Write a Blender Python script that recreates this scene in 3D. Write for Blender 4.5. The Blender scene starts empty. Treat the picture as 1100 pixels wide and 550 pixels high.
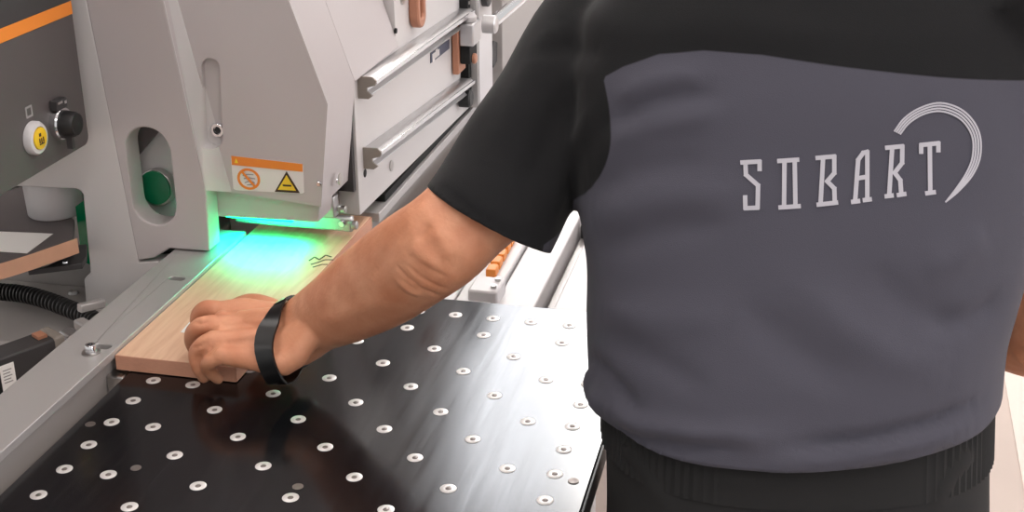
import bpy, bmesh, math, random
from mathutils import Vector, Matrix, noise
from mathutils.bvhtree import BVHTree
random.seed(7)
S = bpy.context.scene
COL = S.collection
V = Vector
# ------------------------------------------------------------------ camera model (1100 x 550 frame)
U = 0.096; T = 0.92                       # screw pitch of the table, height of the table
F = 1436.94
CAM_R = V((0.22192914, -0.9750521, -0.00456644))
CAM_F = V((0.89914235, 0.20645878, -0.3858987))
CAM_D = CAM_F.cross(CAM_R)
CAM = V((-11.14394891*U, -7.23261552*U, 7.39648723*U + T))
def ray(x, y): return CAM_R*((x-550)/F) + CAM_D*((y-275)/F) + CAM_F
def pz(x, y, h): d = ray(x, y); return CAM + d*((h-CAM.z)/d.z)      # seen at (x,y) and lying at height h
def px(x, y, h): d = ray(x, y); return CAM + d*((h-CAM.x)/d.x)
def py(x, y, h): d = ray(x, y); return CAM + d*((h-CAM.y)/d.y)
def pd(x, y, s): return CAM + ray(x, y)*s
def proj(p):
    q = V(p)-CAM; s = q.dot(CAM_F)
    return 550+F*q.dot(CAM_R)/s, 275+F*q.dot(CAM_D)/s, s

# ------------------------------------------------------------------ materials
def lin(c): return tuple((v/255/12.92 if v/255 <= .04045 else ((v/255+.055)/1.055)**2.4) for v in c) + (1.0,)
def mat(name, rgb, rough=.5, metal=0., bump=0., bscale=200., var=0., vscale=6., emit=None, spec=.5, stretch=None, alpha=None):
    m = bpy.data.materials.new(name); m.use_nodes = True
    nt = m.node_tree; b = nt.nodes['Principled BSDF']
    b.inputs['Base Color'].default_value = lin(rgb)
    b.inputs['Roughness'].default_value = rough
    b.inputs['Metallic'].default_value = metal
    b.inputs['Specular IOR Level'].default_value = spec
    tc = nt.nodes.new('ShaderNodeTexCoord')
    vec = tc.outputs['Object']
    if stretch:
        mp = nt.nodes.new('ShaderNodeMapping'); mp.inputs['Scale'].default_value = stretch
        nt.links.new(vec, mp.inputs['Vector']); vec = mp.outputs['Vector']
    if bump:
        n = nt.nodes.new('ShaderNodeTexNoise'); n.inputs['Scale'].default_value = bscale; n.inputs['Detail'].default_value = 3
        nt.links.new(vec, n.inputs['Vector'])
        bp = nt.nodes.new('ShaderNodeBump'); bp.inputs['Strength'].default_value = bump; bp.inputs['Distance'].default_value = .001
        nt.links.new(n.outputs['Fac'], bp.inputs['Height']); nt.links.new(bp.outputs['Normal'], b.inputs['Normal'])
    if var:
        n = nt.nodes.new('ShaderNodeTexNoise'); n.inputs['Scale'].default_value = vscale; n.inputs['Detail'].default_value = 5
        nt.links.new(vec, n.inputs['Vector'])
        mx = nt.nodes.new('ShaderNodeMix'); mx.data_type = 'RGBA'
        mx.inputs['A'].default_value = lin(tuple(max(0, c*(1-var)) for c in rgb)); mx.inputs['B'].default_value = lin(tuple(min(255, c*(1+var)) for c in rgb))
        nt.links.new(n.outputs['Fac'], mx.inputs['Factor']); nt.links.new(mx.outputs['Result'], b.inputs['Base Color'])
    if emit:
        b.inputs['Emission Color'].default_value = lin(emit[0]); b.inputs['Emission Strength'].default_value = emit[1]
    if alpha: b.inputs['Transmission Weight'].default_value = alpha
    return m
M = {}
M['paint'] = mat('machine_paint', (188, 181, 181), .45, bump=.15, bscale=900)
M['paint_lit'] = mat('machine_paint_lit', (204, 200, 199), .42, bump=.15, bscale=900)  # same machine paint, made paler for faces that catch more light
M['paint_dark'] = mat('dark_panel_paint', (84, 78, 78), .5, bump=.2, bscale=900)
M['graphite'] = mat('graphite_paint', (58, 56, 57), .55, bump=.2, bscale=900)
M['orange'] = mat('orange_film', (236, 138, 48), .45)
M['black'] = mat('black_plastic', (24, 24, 25), .45, bump=.1)
M['void'] = mat('black_matte', (12, 12, 12), .8)
M['rubber'] = mat('black_rubber', (38, 37, 37), .4)
M['white'] = mat('white_film', (226, 222, 220), .4)
M['steel'] = mat('brushed_steel', (190, 188, 186), .28, 1., bump=.1, bscale=300, stretch=(1, 20, 20))
M['chrome'] = mat('chrome', (225, 225, 228), .12, 1.)
M['alu'] = mat('anodised_aluminium', (196, 195, 196), .35, .85, bump=.1, bscale=400)
M['endcap'] = mat('grey_brown_end_cap', (140, 132, 124), .5)
M['bronze'] = mat('brown_plastic', (176, 122, 96), .5)
M['fence'] = mat('fence_aluminium', (184, 181, 180), .42, .35, bump=.15, bscale=500, stretch=(2, 30, 30))
M['yellow'] = mat('yellow_plastic', (234, 190, 30), .45)
M['yellow_film'] = mat('yellow_film', (240, 206, 52), .45)
M['ink'] = mat('dark_ink', (60, 42, 30), .6)
M['ink_grey'] = mat('grey_ink', (150, 146, 146), .6)
M['navy'] = mat('navy_film', (70, 74, 92), .5)
M['green'] = mat('green_cap', (0, 104, 66), .35)
M['green_pane'] = mat('green_acrylic', (0, 120, 75), .15)
M['green_led'] = mat('green_led', (0, 255, 140), .5, emit=((0, 255, 150), 6))
M['base'] = mat('machine_base_paint', (160, 155, 152), .5, bump=.15, bscale=900)
M['pipewhite'] = mat('white_paint', (204, 201, 202), .45, bump=.1, bscale=700)
M['chain'] = mat('orange_plastic', (222, 132, 50), .45)
M['floor'] = mat('floor_coating', (178, 163, 154), .55, var=.05, vscale=3, bump=.1, bscale=60)
M['stripe'] = mat('floor_stripe', (206, 192, 183), .55)
M['ceil'] = mat('ceiling_paint', (235, 235, 235), .8)
M['lamp'] = mat('lamp_diffuser', (255, 255, 255), .6, emit=((255, 250, 246), 6.5))
M['side_fill'] = mat('side_fill_pane', (255, 255, 255), .3, emit=((245, 248, 255), 2.5)); M['table_glare'] = mat('table_glare_pane', (255, 255, 255), .3, emit=((246, 249, 255), 12)); M['glare_hotspot'] = mat('glare_hotspot_pane', (255, 255, 255), .3, emit=((255, 252, 248), 27))  # glowing panes added for side light and for the table reflection
M['wallp'] = mat('wall_paint', (222, 220, 218), .8)
M['silver_print'] = mat('silver_reflective_print', (176, 174, 182), .5, .1)
M['nozzle'] = mat('nozzle_ring', (214, 211, 209), .35, .25)
M['nozzle_ball'] = mat('nozzle_ball', (120, 112, 108), .3, .6)
M['screwdark'] = mat('dull_screw', (120, 112, 108), .4, .6)
M['label'] = mat('paper_label', (245, 243, 240), .6)
M['beltedge'] = mat('edge_band_brown', (188, 142, 116), .5, var=.06, vscale=30)
M['hair'] = mat('grey_hair', (92, 84, 78), .7, bump=.6, bscale=400)
M['shoe'] = mat('shoe_leather', (34, 33, 33), .5)
M['band'] = mat('fitness_band_rubber', (14, 14, 15), .3)
M['screen'] = mat('band_screen', (10, 14, 12), .05)
M['trousers'] = mat('black_trousers', (20, 20, 21), .85, bump=.4, bscale=1500)
M['eye'] = mat('eye_white', (235, 232, 228), .2)

def table_mat():
    m = mat('black_laminate', (20, 19, 22), .27, bump=.0)
    nt = m.node_tree; b = nt.nodes['Principled BSDF']; b.inputs['Specular IOR Level'].default_value = .42
    tc = nt.nodes.new('ShaderNodeTexCoord'); mp = nt.nodes.new('ShaderNodeMapping')
    mp.inputs['Scale'].default_value = (2, 40, 1); mp.inputs['Rotation'].default_value = (0, 0, math.radians(-14))
    nt.links.new(tc.outputs['Object'], mp.inputs['Vector'])
    n = nt.nodes.new('ShaderNodeTexNoise'); n.inputs['Scale'].default_value = 3; n.inputs['Detail'].default_value = 6; n.inputs['Roughness'].default_value = .7
    nt.links.new(mp.outputs['Vector'], n.inputs['Vector'])
    r = nt.nodes.new('ShaderNodeMapRange'); r.inputs['From Min'].default_value = .3; r.inputs['From Max'].default_value = .75
    r.inputs['To Min'].default_value = .12; r.inputs['To Max'].default_value = .22
    nt.links.new(n.outputs['Fac'], r.inputs['Value']); nt.links.new(r.outputs['Result'], b.inputs['Roughness'])
    cr = nt.nodes.new('ShaderNodeValToRGB'); cr.color_ramp.elements[0].position = .66; cr.color_ramp.elements[0].color = lin((17, 16, 19))
    cr.color_ramp.elements[1].position = .82; cr.color_ramp.elements[1].color = lin((44, 42, 45))
    nt.links.new(n.outputs['Fac'], cr.inputs['Fac']); nt.links.new(cr.outputs['Color'], b.inputs['Base Color'])
    return m
M['table'] = table_mat()

def wood_mat():
    m = mat('pale_wood', (226, 184, 154), .5)
    nt = m.node_tree; b = nt.nodes['Principled BSDF']
    tc = nt.nodes.new('ShaderNodeTexCoord'); mp = nt.nodes.new('ShaderNodeMapping'); mp.inputs['Scale'].default_value = (6, 60, 60)
    nt.links.new(tc.outputs['Object'], mp.inputs['Vector'])
    n = nt.nodes.new('ShaderNodeTexNoise'); n.inputs['Scale'].default_value = 2.2; n.inputs['Detail'].default_value = 5; n.inputs['Distortion'].default_value = .6
    nt.links.new(mp.outputs['Vector'], n.inputs['Vector'])
    cr = nt.nodes.new('ShaderNodeValToRGB')
    cr.color_ramp.elements[0].position = .3; cr.color_ramp.elements[0].color = lin((222, 178, 146))
    cr.color_ramp.elements[1].position = .7; cr.color_ramp.elements[1].color = lin((238, 200, 170))
    nt.links.new(n.outputs['Fac'], cr.inputs['Fac']); nt.links.new(cr.outputs['Color'], b.inputs['Base Color'])
    return m
M['wood'] = wood_mat()
M['woodedge'] = mat('board_side', (206, 150, 124), .5, var=.08, vscale=40, stretch=(4, 4, 60))

def skin_mat():
    m = mat('skin', (214, 158, 128), .5)
    nt = m.node_tree; b = nt.nodes['Principled BSDF']
    b.inputs['Subsurface Weight'].default_value = .12; b.inputs['Subsurface Radius'].default_value = (.012, .005, .003); b.inputs['Subsurface Scale'].default_value = 1.
    tc = nt.nodes.new('ShaderNodeTexCoord')
    n = nt.nodes.new('ShaderNodeTexNoise'); n.inputs['Scale'].default_value = 28; n.inputs['Detail'].default_value = 6
    nt.links.new(tc.outputs['Object'], n.inputs['Vector'])
    cr = nt.nodes.new('ShaderNodeValToRGB')
    cr.color_ramp.elements[0].position = .3; cr.color_ramp.elements[0].color = lin((196, 128, 94))
    cr.color_ramp.elements[1].position = .7; cr.color_ramp.elements[1].color = lin((218, 156, 122))
    nt.links.new(n.outputs['Fac'], cr.inputs['Fac']); nt.links.new(cr.outputs['Color'], b.inputs['Base Color'])
    n2 = nt.nodes.new('ShaderNodeTexNoise'); n2.inputs['Scale'].default_value = 260; n2.inputs['Detail'].default_value = 4
    nt.links.new(tc.outputs['Object'], n2.inputs['Vector'])
    bp = nt.nodes.new('ShaderNodeBump'); bp.inputs['Strength'].default_value = .35; bp.inputs['Distance'].default_value = .0012
    nt.links.new(n2.outputs['Fac'], bp.inputs['Height']); nt.links.new(bp.outputs['Normal'], b.inputs['Normal'])
    return m
M['skin'] = skin_mat()

def shirt_mat():
    m = mat('polo_fabric', (70, 69, 78), .85, bump=.0)
    nt = m.node_tree; b = nt.nodes['Principled BSDF']; b.inputs['Specular IOR Level'].default_value = .25
    b.inputs['Sheen Weight'].default_value = .06; b.inputs['Sheen Roughness'].default_value = .5
    a = nt.nodes.new('ShaderNodeAttribute'); a.attribute_name = 'yoke'
    r = nt.nodes.new('ShaderNodeMapRange'); r.inputs['From Min'].default_value = -.0008; r.inputs['From Max'].default_value = .0008
    nt.links.new(a.outputs['Fac'], r.inputs['Value'])
    mx = nt.nodes.new('ShaderNodeMix'); mx.data_type = 'RGBA'; mx.inputs['A'].default_value = lin((72, 71, 81)); mx.inputs['B'].default_value = lin((17, 17, 19))
    nt.links.new(r.outputs['Result'], mx.inputs['Factor']); nt.links.new(mx.outputs['Result'], b.inputs['Base Color'])
    tc = nt.nodes.new('ShaderNodeTexCoord')
    n = nt.nodes.new('ShaderNodeTexNoise'); n.inputs['Scale'].default_value = 1200; n.inputs['Detail'].default_value = 2
    nt.links.new(tc.outputs['Object'], n.inputs['Vector'])
    bp = nt.nodes.new('ShaderNodeBump'); bp.inputs['Strength'].default_value = .35; bp.inputs['Distance'].default_value = .0008
    nt.links.new(n.outputs['Fac'], bp.inputs['Height']); nt.links.new(bp.outputs['Normal'], b.inputs['Normal'])
    return m
M['shirt'] = shirt_mat()

# ------------------------------------------------------------------ mesh helpers
def frame(ax):
    ax = ax.normalized(); r = V((0, 0, 1)) if abs(ax.z) < .9 else V((1, 0, 0))
    u = ax.cross(r).normalized(); return u, ax.cross(u).normalized(), ax
class MB:
    def __init__(s): s.bm = bmesh.new(); s.mi = 0; s.mats = []
    def use(s, name):
        if name not in s.mats: s.mats.append(name)
        s.mi = s.mats.index(name); return s
    def face(s, vs, smooth=False):
        try: f = s.bm.faces.new(vs)
        except ValueError: return None
        f.material_index = s.mi; f.smooth = smooth; return f
    def loft(s, rings, cap=True, closed=True, smooth=True):
        R = [[s.bm.verts.new(p) for p in r] for r in rings]; n = len(R[0])
        for a, b in zip(R, R[1:]):
            for i in range(n if closed else n-1):
                j = (i+1) % n; s.face([a[i], a[j], b[j], b[i]], smooth)
        if cap: s.face(R[0][::-1]); s.face(R[-1])
        return s
    def box(s, a, b):
        (x0, y0, z0), (x1, y1, z1) = [min(p, q) for p, q in zip(a, b)], [max(p, q) for p, q in zip(a, b)]
        return s.loft([[(x0, y0, z), (x1, y0, z), (x1, y1, z), (x0, y1, z)] for z in (z0, z1)], smooth=False)
    def obox(s, p0, p1, w, h, up=V((0, 0, 1))):                 # bar from p0 to p1
        p0, p1 = V(p0), V(p1); ax = (p1-p0).normalized(); sd = ax.cross(V(up)).normalized(); u = sd.cross(ax)
        rect = lambda p: [p+sd*w/2-u*h/2, p+sd*w/2+u*h/2, p-sd*w/2+u*h/2, p-sd*w/2-u*h/2]
        return s.loft([rect(p0), rect(p1)], smooth=False)
    def prism(s, pts, vec, holes=()):                            # planar outline with holes, pushed along vec
        vec = V(vec); bm = s.bm
        loops = []
        for lp in [pts]+list(holes): loops.append([bm.verts.new(p) for p in lp])
        if not holes:
            s.face(loops[0]); tops = [[bm.verts.new(v.co+vec) for v in loops[0]]]; s.face(tops[0][::-1])
        else:
            es = []
            for L in loops: es += [bm.edges.new((L[i], L[(i+1) % len(L)])) for i in range(len(L))]
            g = bmesh.ops.triangle_fill(bm, edges=es, use_beauty=True, use_dissolve=False)
            fs = [f for f in g['geom'] if isinstance(f, bmesh.types.BMFace)]
            mp = {v: bm.verts.new(v.co+vec) for L in loops for v in L}
            tops = [[mp[v] for v in L] for L in loops]
            for f in fs:
                f.material_index = s.mi; s.face([mp[v] for v in reversed(f.verts)])
        for L, Tt in zip(loops, tops):
            n = len(L)
            for i in range(n): s.face([L[i], L[(i+1) % n], Tt[(i+1) % n], Tt[i]])
        return s
    def cyl(s, p0, p1, r0, r1=None, n=24, smooth=True):
        p0, p1 = V(p0), V(p1); u, v, _ = frame(p1-p0); r1 = r0 if r1 is None else r1
        ring = lambda p, r: [p+u*r*math.cos(2*math.pi*i/n)+v*r*math.sin(2*math.pi*i/n) for i in range(n)]
        return s.loft([ring(p0, r0), ring(p1, r1)], smooth=smooth)
    def lathe(s, p0, ax, prof, n=24):                            # prof: (distance along ax, radius)
        u, v, a = frame(V(ax)); p0 = V(p0)
        return s.loft([[p0+a*h+u*max(r, 1e-5)*math.cos(2*math.pi*i/n)+v*max(r, 1e-5)*math.sin(2*math.pi*i/n) for i in range(n)] for h, r in prof])
    def tube(s, pts, rad, n=16, cap=True):
        pts = [V(p) for p in pts]; rad = rad if isinstance(rad, (list, tuple)) else [rad]*len(pts)
        up = None; rings = []
        for i, p in enumerate(pts):
            t = (pts[min(i+1, len(pts)-1)]-pts[max(i-1, 0)]).normalized()
            if up is None: up = frame(t)[0]
            up = (up-t*up.dot(t)).normalized(); w = t.cross(up)
            rings.append([p+up*rad[i]*math.cos(2*math.pi*k/n)+w*rad[i]*math.sin(2*math.pi*k/n) for k in range(n)])
        return s.loft(rings, cap)
    def ball(s, c, r, n=20, m=12, ax=None):
        c = V(c); r = V(r) if hasattr(r, '__len__') else V((r, r, r))
        A = ax or Matrix.Identity(3)
        rings = []
        for j in range(m+1):
            t = math.pi*j/m; q = max(math.sin(t), 1e-3)
            rings.append([c+A @ V((r.x*q*math.cos(2*math.pi*i/n), r.y*q*math.sin(2*math.pi*i/n), -r.z*math.cos(t))) for i in range(n)])
        return s.loft(rings)
    def build(s, name, m=None, parent=None, bevel=0, seg=2, loc=None, angle=35, solid=0):
        bmesh.ops.recalc_face_normals(s.bm, faces=s.bm.faces)
        off = V((0, 0, 0))
        if parent: off = world_loc(parent)
        elif loc is not None: off = V(loc)
        else:
            xs = [v.co for v in s.bm.verts]
            off = V(((min(p.x for p in xs)+max(p.x for p in xs))/2, (min(p.y for p in xs)+max(p.y for p in xs))/2, min(p.z for p in xs)))
        me = bpy.data.meshes.new(name)
        for v in s.bm.verts: v.co -= off
        s.bm.to_mesh(me); s.bm.free()
        for k in (s.mats or [m]): me.materials.append(M[k])
        me.set_sharp_from_angle(angle=math.radians(angle))
        o = bpy.data.objects.new(name, me); COL.objects.link(o)
        if parent: o.parent = parent
        else: o.location = off
        if bevel:
            b = o.modifiers.new('bevel', 'BEVEL'); b.width = bevel; b.segments = seg; b.limit_method = 'ANGLE'; b.angle_limit = math.radians(40); b.harden_normals = False
            for p in me.polygons: p.use_smooth = True
            me.set_sharp_from_angle(angle=math.radians(60))
        return o
def world_loc(o):
    p = V((0, 0, 0))
    while o: p = p+o.location; o = o.parent
    return p
def empty(name, loc, label, cat, group=None):
    o = bpy.data.objects.new(name, None); COL.objects.link(o); o.location = loc; o.empty_display_size = .05
    return tag(o, label, cat, group)
def tag(o, label, cat, group=None, kind=None):
    o['label'] = label; o['category'] = cat
    if group: o['group'] = group
    if kind: o['kind'] = kind
    return o
def struct(o): o['kind'] = 'structure'; return o
def copy_tree(o, parent=None):
    c = o.copy(); COL.objects.link(c); c.parent = parent
    for ch in list(o.children): copy_tree(ch, c)
    return c
def rounded(c, hw, hh, r, n=6):                                  # rounded rectangle in 2D
    out = []
    for cx, cy, a0 in ((hw-r, hh-r, 0), (-hw+r, hh-r, 90), (-hw+r, -hh+r, 180), (hw-r, -hh+r, 270)):
        for i in range(n+1):
            a = math.radians(a0+90*i/n); out.append((c[0]+cx+r*math.cos(a), c[1]+cy+r*math.sin(a)))
    return out
def resample(pts, n):
    pts = [V(p) for p in pts]; L = [0]
    for a, b in zip(pts, pts[1:]): L.append(L[-1]+(b-a).length)
    out = []
    for k in range(n):
        t = L[-1]*k/(n-1); i = max(j for j in range(len(L)-1) if L[j] <= t+1e-12)
        out.append(pts[i].lerp(pts[i+1], (t-L[i])/max(L[i+1]-L[i], 1e-9)))
    return out
def spline(pts, n):                                              # Catmull-Rom through the points
    pts = [V(p) for p in pts]; out = []
    P = [pts[0]*2-pts[1]]+pts+[pts[-1]*2-pts[-2]]; m = len(pts)-1
    for k in range(n):
        t = m*k/(n-1); i = min(int(t), m-1); f = t-i; a, b, c, d = P[i:i+4]
        out.append(.5*((2*b)+(c-a)*f+(2*a-5*b+4*c-d)*f*f+(3*b-a-3*c+d)*f**3))
    return out

# ------------------------------------------------------------------ the setting
struct(MB().box((-6, -7, -.05), (12, 7, 0)).build('floor', 'floor'))
struct(MB().box((-6, -7, 4.5), (12, 7, 4.6)).build('ceiling', 'ceil'))
q = [pz(1083, 430, 0), pz(1104, 550, 0)]
d = (q[0]-q[1]).normalized(); w = V((d.y, -d.x, 0))*.10
a, b = q[1]-d*1.5, q[0]+d*4
struct(MB().prism([a, b, b+w, a+w], (0, 0, .002)).build('trim_1', 'stripe'))
lamps = [(x, y) for x in (-3.5, -.5, 2.5, 5.5, 8.5) for y in (-4.2, -1.4, 1.4, 4.2)]
rowname = {-3.5: 'behind the worker', -.5: 'above the near end of the table', 2.5: 'above the far side of the machine', 5.5: 'beyond the machine', 8.5: 'at the far end of the hall'}
colname = {-4.2: 'far right', -1.4: 'centre right', 1.4: 'centre left', 4.2: 'far left'}
for x, y in lamps:
    if x > 5 and 0 < y < 2: continue
    e = empty('ceiling_light', (x, y, 4.5), 'long white ceiling light %s, %s of its row' % (rowname[x], colname[y]), 'ceiling light', 'ceiling lights of the hall')
    MB().box((x-1.0, y-.42, 4.44), (x+1.0, y+.42, 4.5)).build('housing', 'pipewhite', e, bevel=.008)
    MB().box((x-.96, y-.38, 4.432), (x+.96, y+.38, 4.439)).build('diffuser', 'lamp', e)

struct(MB().box((-6, -7.2, 0), (12, -7.001, 4.5)).build('wall_right', 'wallp'))
for k, x0 in enumerate((-5, -1.5, 2, 5.5)):  # unseen glazing, added to brighten the faces turned to the right
    wn = struct(MB().prism([(x0, -6.99, 1.2), (x0+3, -6.99, 1.2), (x0+3, -6.99, 3.9), (x0, -6.99, 3.9)], (0, .05, 0),
        [[(x0+.08+1.46*j, -6.99, 1.28), (x0+1.46+1.46*j, -6.99, 1.28), (x0+1.46+1.46*j, -6.99, 3.82), (x0+.08+1.46*j, -6.99, 3.82)] for j in (0, 1)]).build('added_window_%d' % (k+1), 'pipewhite'))
    MB().box((x0+.07, -6.992, 1.27), (x0+2.93, -6.985, 3.83)).build('pane', 'side_fill', wn)
sa_, sb_ = V((.983, .185, 0)), V((.185, -.983, 0))                 # unseen roof light, added and turned to place the bright reflection on the table
def skyq(u, v, z): return V((4.94, 1.06, z))+sa_*u+sb_*v
sk = struct(MB().prism([skyq(-.1, -.1, 4.46), skyq(3.8, -.1, 4.46), skyq(3.8, 1.7, 4.46), skyq(-.1, 1.7, 4.46)], (0, 0, .035), [[skyq(0, 0, 4.46), skyq(3.7, 0, 4.46), skyq(3.7, 1.6, 4.46), skyq(0, 1.6, 4.46)]]).build('added_window_5', 'pipewhite'))
MB().prism([skyq(.001, .001, 4.475), skyq(3.699, .001, 4.475), skyq(3.699, .7, 4.475), skyq(.001, .7, 4.475)], (0, 0, .015)).build('pane', 'table_glare', sk)
MB().prism([skyq(.001, .73, 4.475), skyq(3.699, .73, 4.475), skyq(3.699, 1.599, 4.475), skyq(.001, 1.599, 4.475)], (0, 0, .015)).build('pane', 'glare_hotspot', sk)  # stronger glow added for the hot spot in the table reflection
MB().prism([skyq(.001, .7, 4.462), skyq(3.699, .7, 4.462), skyq(3.699, .73, 4.462), skyq(.001, .73, 4.462)], (0, 0, .028)).build('glazing_bar', 'pipewhite', sk)

# ------------------------------------------------------------------ the air table
TX0, TX1, TY0, TY1 = -.62, 4.47*U, .037, -5.38*U
table = empty('air_table', (-.1, -.24, 0), 'black laminate air table dotted with round air nozzles beside the machine', 'table')
MB().box((TX0, TY1, T-.028), (TX1, TY0, T)).build('tabletop', 'table', table, bevel=.0015)
MB().box((TX0, TY1-.0022, T-.028), (TX1, TY1-.0003, T-.001)).build('edge_strip', 'black', table)
MB().box((TX0+.03, TY1+.03, T-.11), (TX1-.03, TY0-.05, T-.029)).build('air_box', 'base', table, bevel=.003)
for lx in (TX0+.08, TX1-.08):
    for ly in (TY1+.07, TY0-.10):
        MB().obox((lx, ly, T-.111), (lx, ly, .012), .05, .05, up=V((1, 0, 0))).build('leg', 'pipewhite', table, bevel=.003)
        MB().cyl((lx, ly, .012), (lx, ly, 0), .035).build('foot', 'rubber', table)
pts = set()
for i in range(-6, 9):
    for j in range(0, 11):
        X2, Y2 = i*.5, j*.5
        if X2 > 4: continue
        edge = j in (0, 10) or i == 8
        if edge or (i+j) % 2 == 0:
            if j == 0 and i > 3: continue            # the board lies over these
            pts.add((X2, Y2))
pts.discard((4.0, 0.0))
noz = None
for X2, Y2 in sorted(pts):
    p = V((X2*U, -Y2*U, T))
    if noz is None:
        mb = MB().use('nozzle')
        mb.lathe((0, 0, 0), (0, 0, 1), [(.0001, .0082), (.0004, .0082), (.0007, .0076), (.0007, .0036), (.0003, .0034)])
        mb.use('nozzle_ball').ball((0, 0, .0002), (.0031, .0031, .0008), 12, 6)
        noz = mb.build('air_nozzle', None, loc=(0, 0, 0)); noz.parent = table; o = noz
    else:
        o = noz.copy(); COL.objects.link(o)
    o.location = p-table.location
for x, y in ((146, 503), (97, 456), (320, 523), (616, 517)):
    p = pz(x, y, T)
    MB().lathe(p, (0, 0, 1), [(.0001, .0055), (.0006, .0055), (.0008, .0048), (.0004, .0028), (.0004, .0001)], 18).build('mounting_screw', 'screwdark', table)

# ------------------------------------------------------------------ infeed fence
ZF = .945
fence = empty('infeed_fence', (.0, .09, 0), 'flat grey metal fence plate running along the left side of the table', 'fence')
def plate_outline():
    return [(-.75, .0535, ZF), (.535, .0535, ZF), (.535, .122, ZF), (-.75, .122, ZF)]
slots = []
for x, y in ((110, 372), (190, 299)):
    c = pz(x, y, ZF); slots.append([(c.x+a*1.0, c.y+b, ZF) for a, b in rounded((0, 0), .006, .011, .0058)])
MB().prism(plate_outline(), (0, 0, -.010), slots).build('plate', 'fence', fence, bevel=.001)
MB().box((-.75, .062, ZF-.055), (.50, .112, ZF-.0102)).build('carrier_bar', 'base', fence, bevel=.002)
c = pz(98, 379, ZF)
MB().lathe(c, (0, 0, 1), [(.0001, .0105), (.0016, .0105), (.002, .0098), (.002, .0001)]).build('washer', 'steel', fence)
mb = MB(); mb.lathe(c+V((0, 0, .0021)), (0, 0, 1), [(0, .0062), (.0075, .0062), (.0085, .0055), (.0085, .0032), (.004, .003), (.004, .0001)])
mb.build('bolt', 'chrome', fence)
for x, y in ((112, 412),):
    c = pz(x, y, .90)
    MB().box((c.x-.012, .040, .84), (c.x+.016, .0615, .917)).build('bracket', 'steel', fence, bevel=.002)
MB().obox((.2, .087, .8898), (.2, .087, .0), .06, .05, up=V((1, 0, 0))).build('post', 'base', fence, bevel=.003)
MB().obox((-.6, .087, .8898), (-.6, .087, .0), .06, .05, up=V((1, 0, 0))).build('post', 'base', fence, bevel=.003)

# ------------------------------------------------------------------ the board being fed
BX0, BY0, BY1, BZ = .159, .0525, -.0935, .9395
board = empty('wooden_board', (.45, -.02, T), 'pale wood veneered board held down by the hand and fed under the green light', 'board')
bm_ = MB().use('wood')
bm_.box((BX0, BY1, T+.0011), (.64, BY0, BZ))
ob = bm_.build('panel', None, board, bevel=.0006)
MB().box((BX0-.0012, BY1, T+.0013), (BX0-.0001, BY0, BZ-.0002)).build('front_edge', 'woodedge', board)
MB().box((BX0, BY1-.0012, T+.0013), (.64, BY1-.0001, BZ-.0002)).build('side_edge', 'woodedge', board)
L = [pz(x, y, BZ+.0002) for x, y in ((194, 357), (204, 345.5), (222, 347), (212, 359))]
MB().prism(L, (0, 0, .0003)).build('sticker', 'label', board)['label'] = 'small white paper sticker'
mb = MB()
for a in ([(332, 280), (338, 276), (343, 279), (350, 274), (356, 276)], [(334, 284), (341, 282), (349, 279), (358, 279)], [(336, 287), (346, 284), (352, 284)]):
    P = [pz(x, y, BZ+.0002) for x, y in a]
    for p0, p1 in zip(P, P[1:]): mb.obox(p0, p1, .0022, .0003)
mb.build('pencil_mark', 'ink', board)

# ------------------------------------------------------------------ edge banding machine
HX, CX, RY = .47, .45, -.097
mach = empty('edge_banding_machine', (.75, .25, 0), 'large light grey edge banding machine with dark control panel and green lit work area', 'machine')
def onX(pts, h): return [px(x, y, h) for x, y in pts]
def ext(p0, p1, y): t = (y-p0[1])/(p1[1]-p0[1]); return (p0[0]+(p1[0]-p0[0])*t, y)
YT = -160
# column with oval window
A0, A1, B0, B1 = (92, 0), (148, 280), (176, 0), (222, 204)
colout = onX([ext(A0, A1, YT), A1, (166, 277), (183, 275), (184, 269.5), (225, 270), (221, 204), ext(B0, B1, YT)], CX)
for p in colout:
    if p.y < .13 and p.z < .9468: p.z = .9468
cw = px(162, 190, CX)
oval = [(CX, y, z) for y, z in rounded((cw.y, cw.z), .0315, .068, .0312, 10)]
MB().prism(colout, (.035, 0, 0), [oval]).build('column', 'paint', mach, bevel=.002)
# facet between column and left plate, and the plate with the magazine opening
pl = onX([(92, 0), (148, 280)], CX)
plate = onX([ext(A0, A1, YT), (149, 282), (176, 281), (165, 330), (94, 356), (90, 300), (97, 293), (89, 209), (86, 205), (82, 203), (35, 201), (-60, 196), (-60, YT)], CX)
MB().prism([p+V((.0005, 0, 0)) for p in plate], (.03, 0, 0)).build('side_plate', 'paint_lit', mach, bevel=.0015)
# bevel strip between column and hood front
C0, C1 = (191, 0), (249, 206)
sa = [px(*ext(B0, B1, YT), CX), px(221, 204.5, CX), px(249, 206.5, HX), px(*ext(C0, C1, YT), HX)]
bstrip = MB().prism(sa, (.06, 0, 0)).build('bevel_strip', 'paint_lit', mach)
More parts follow.
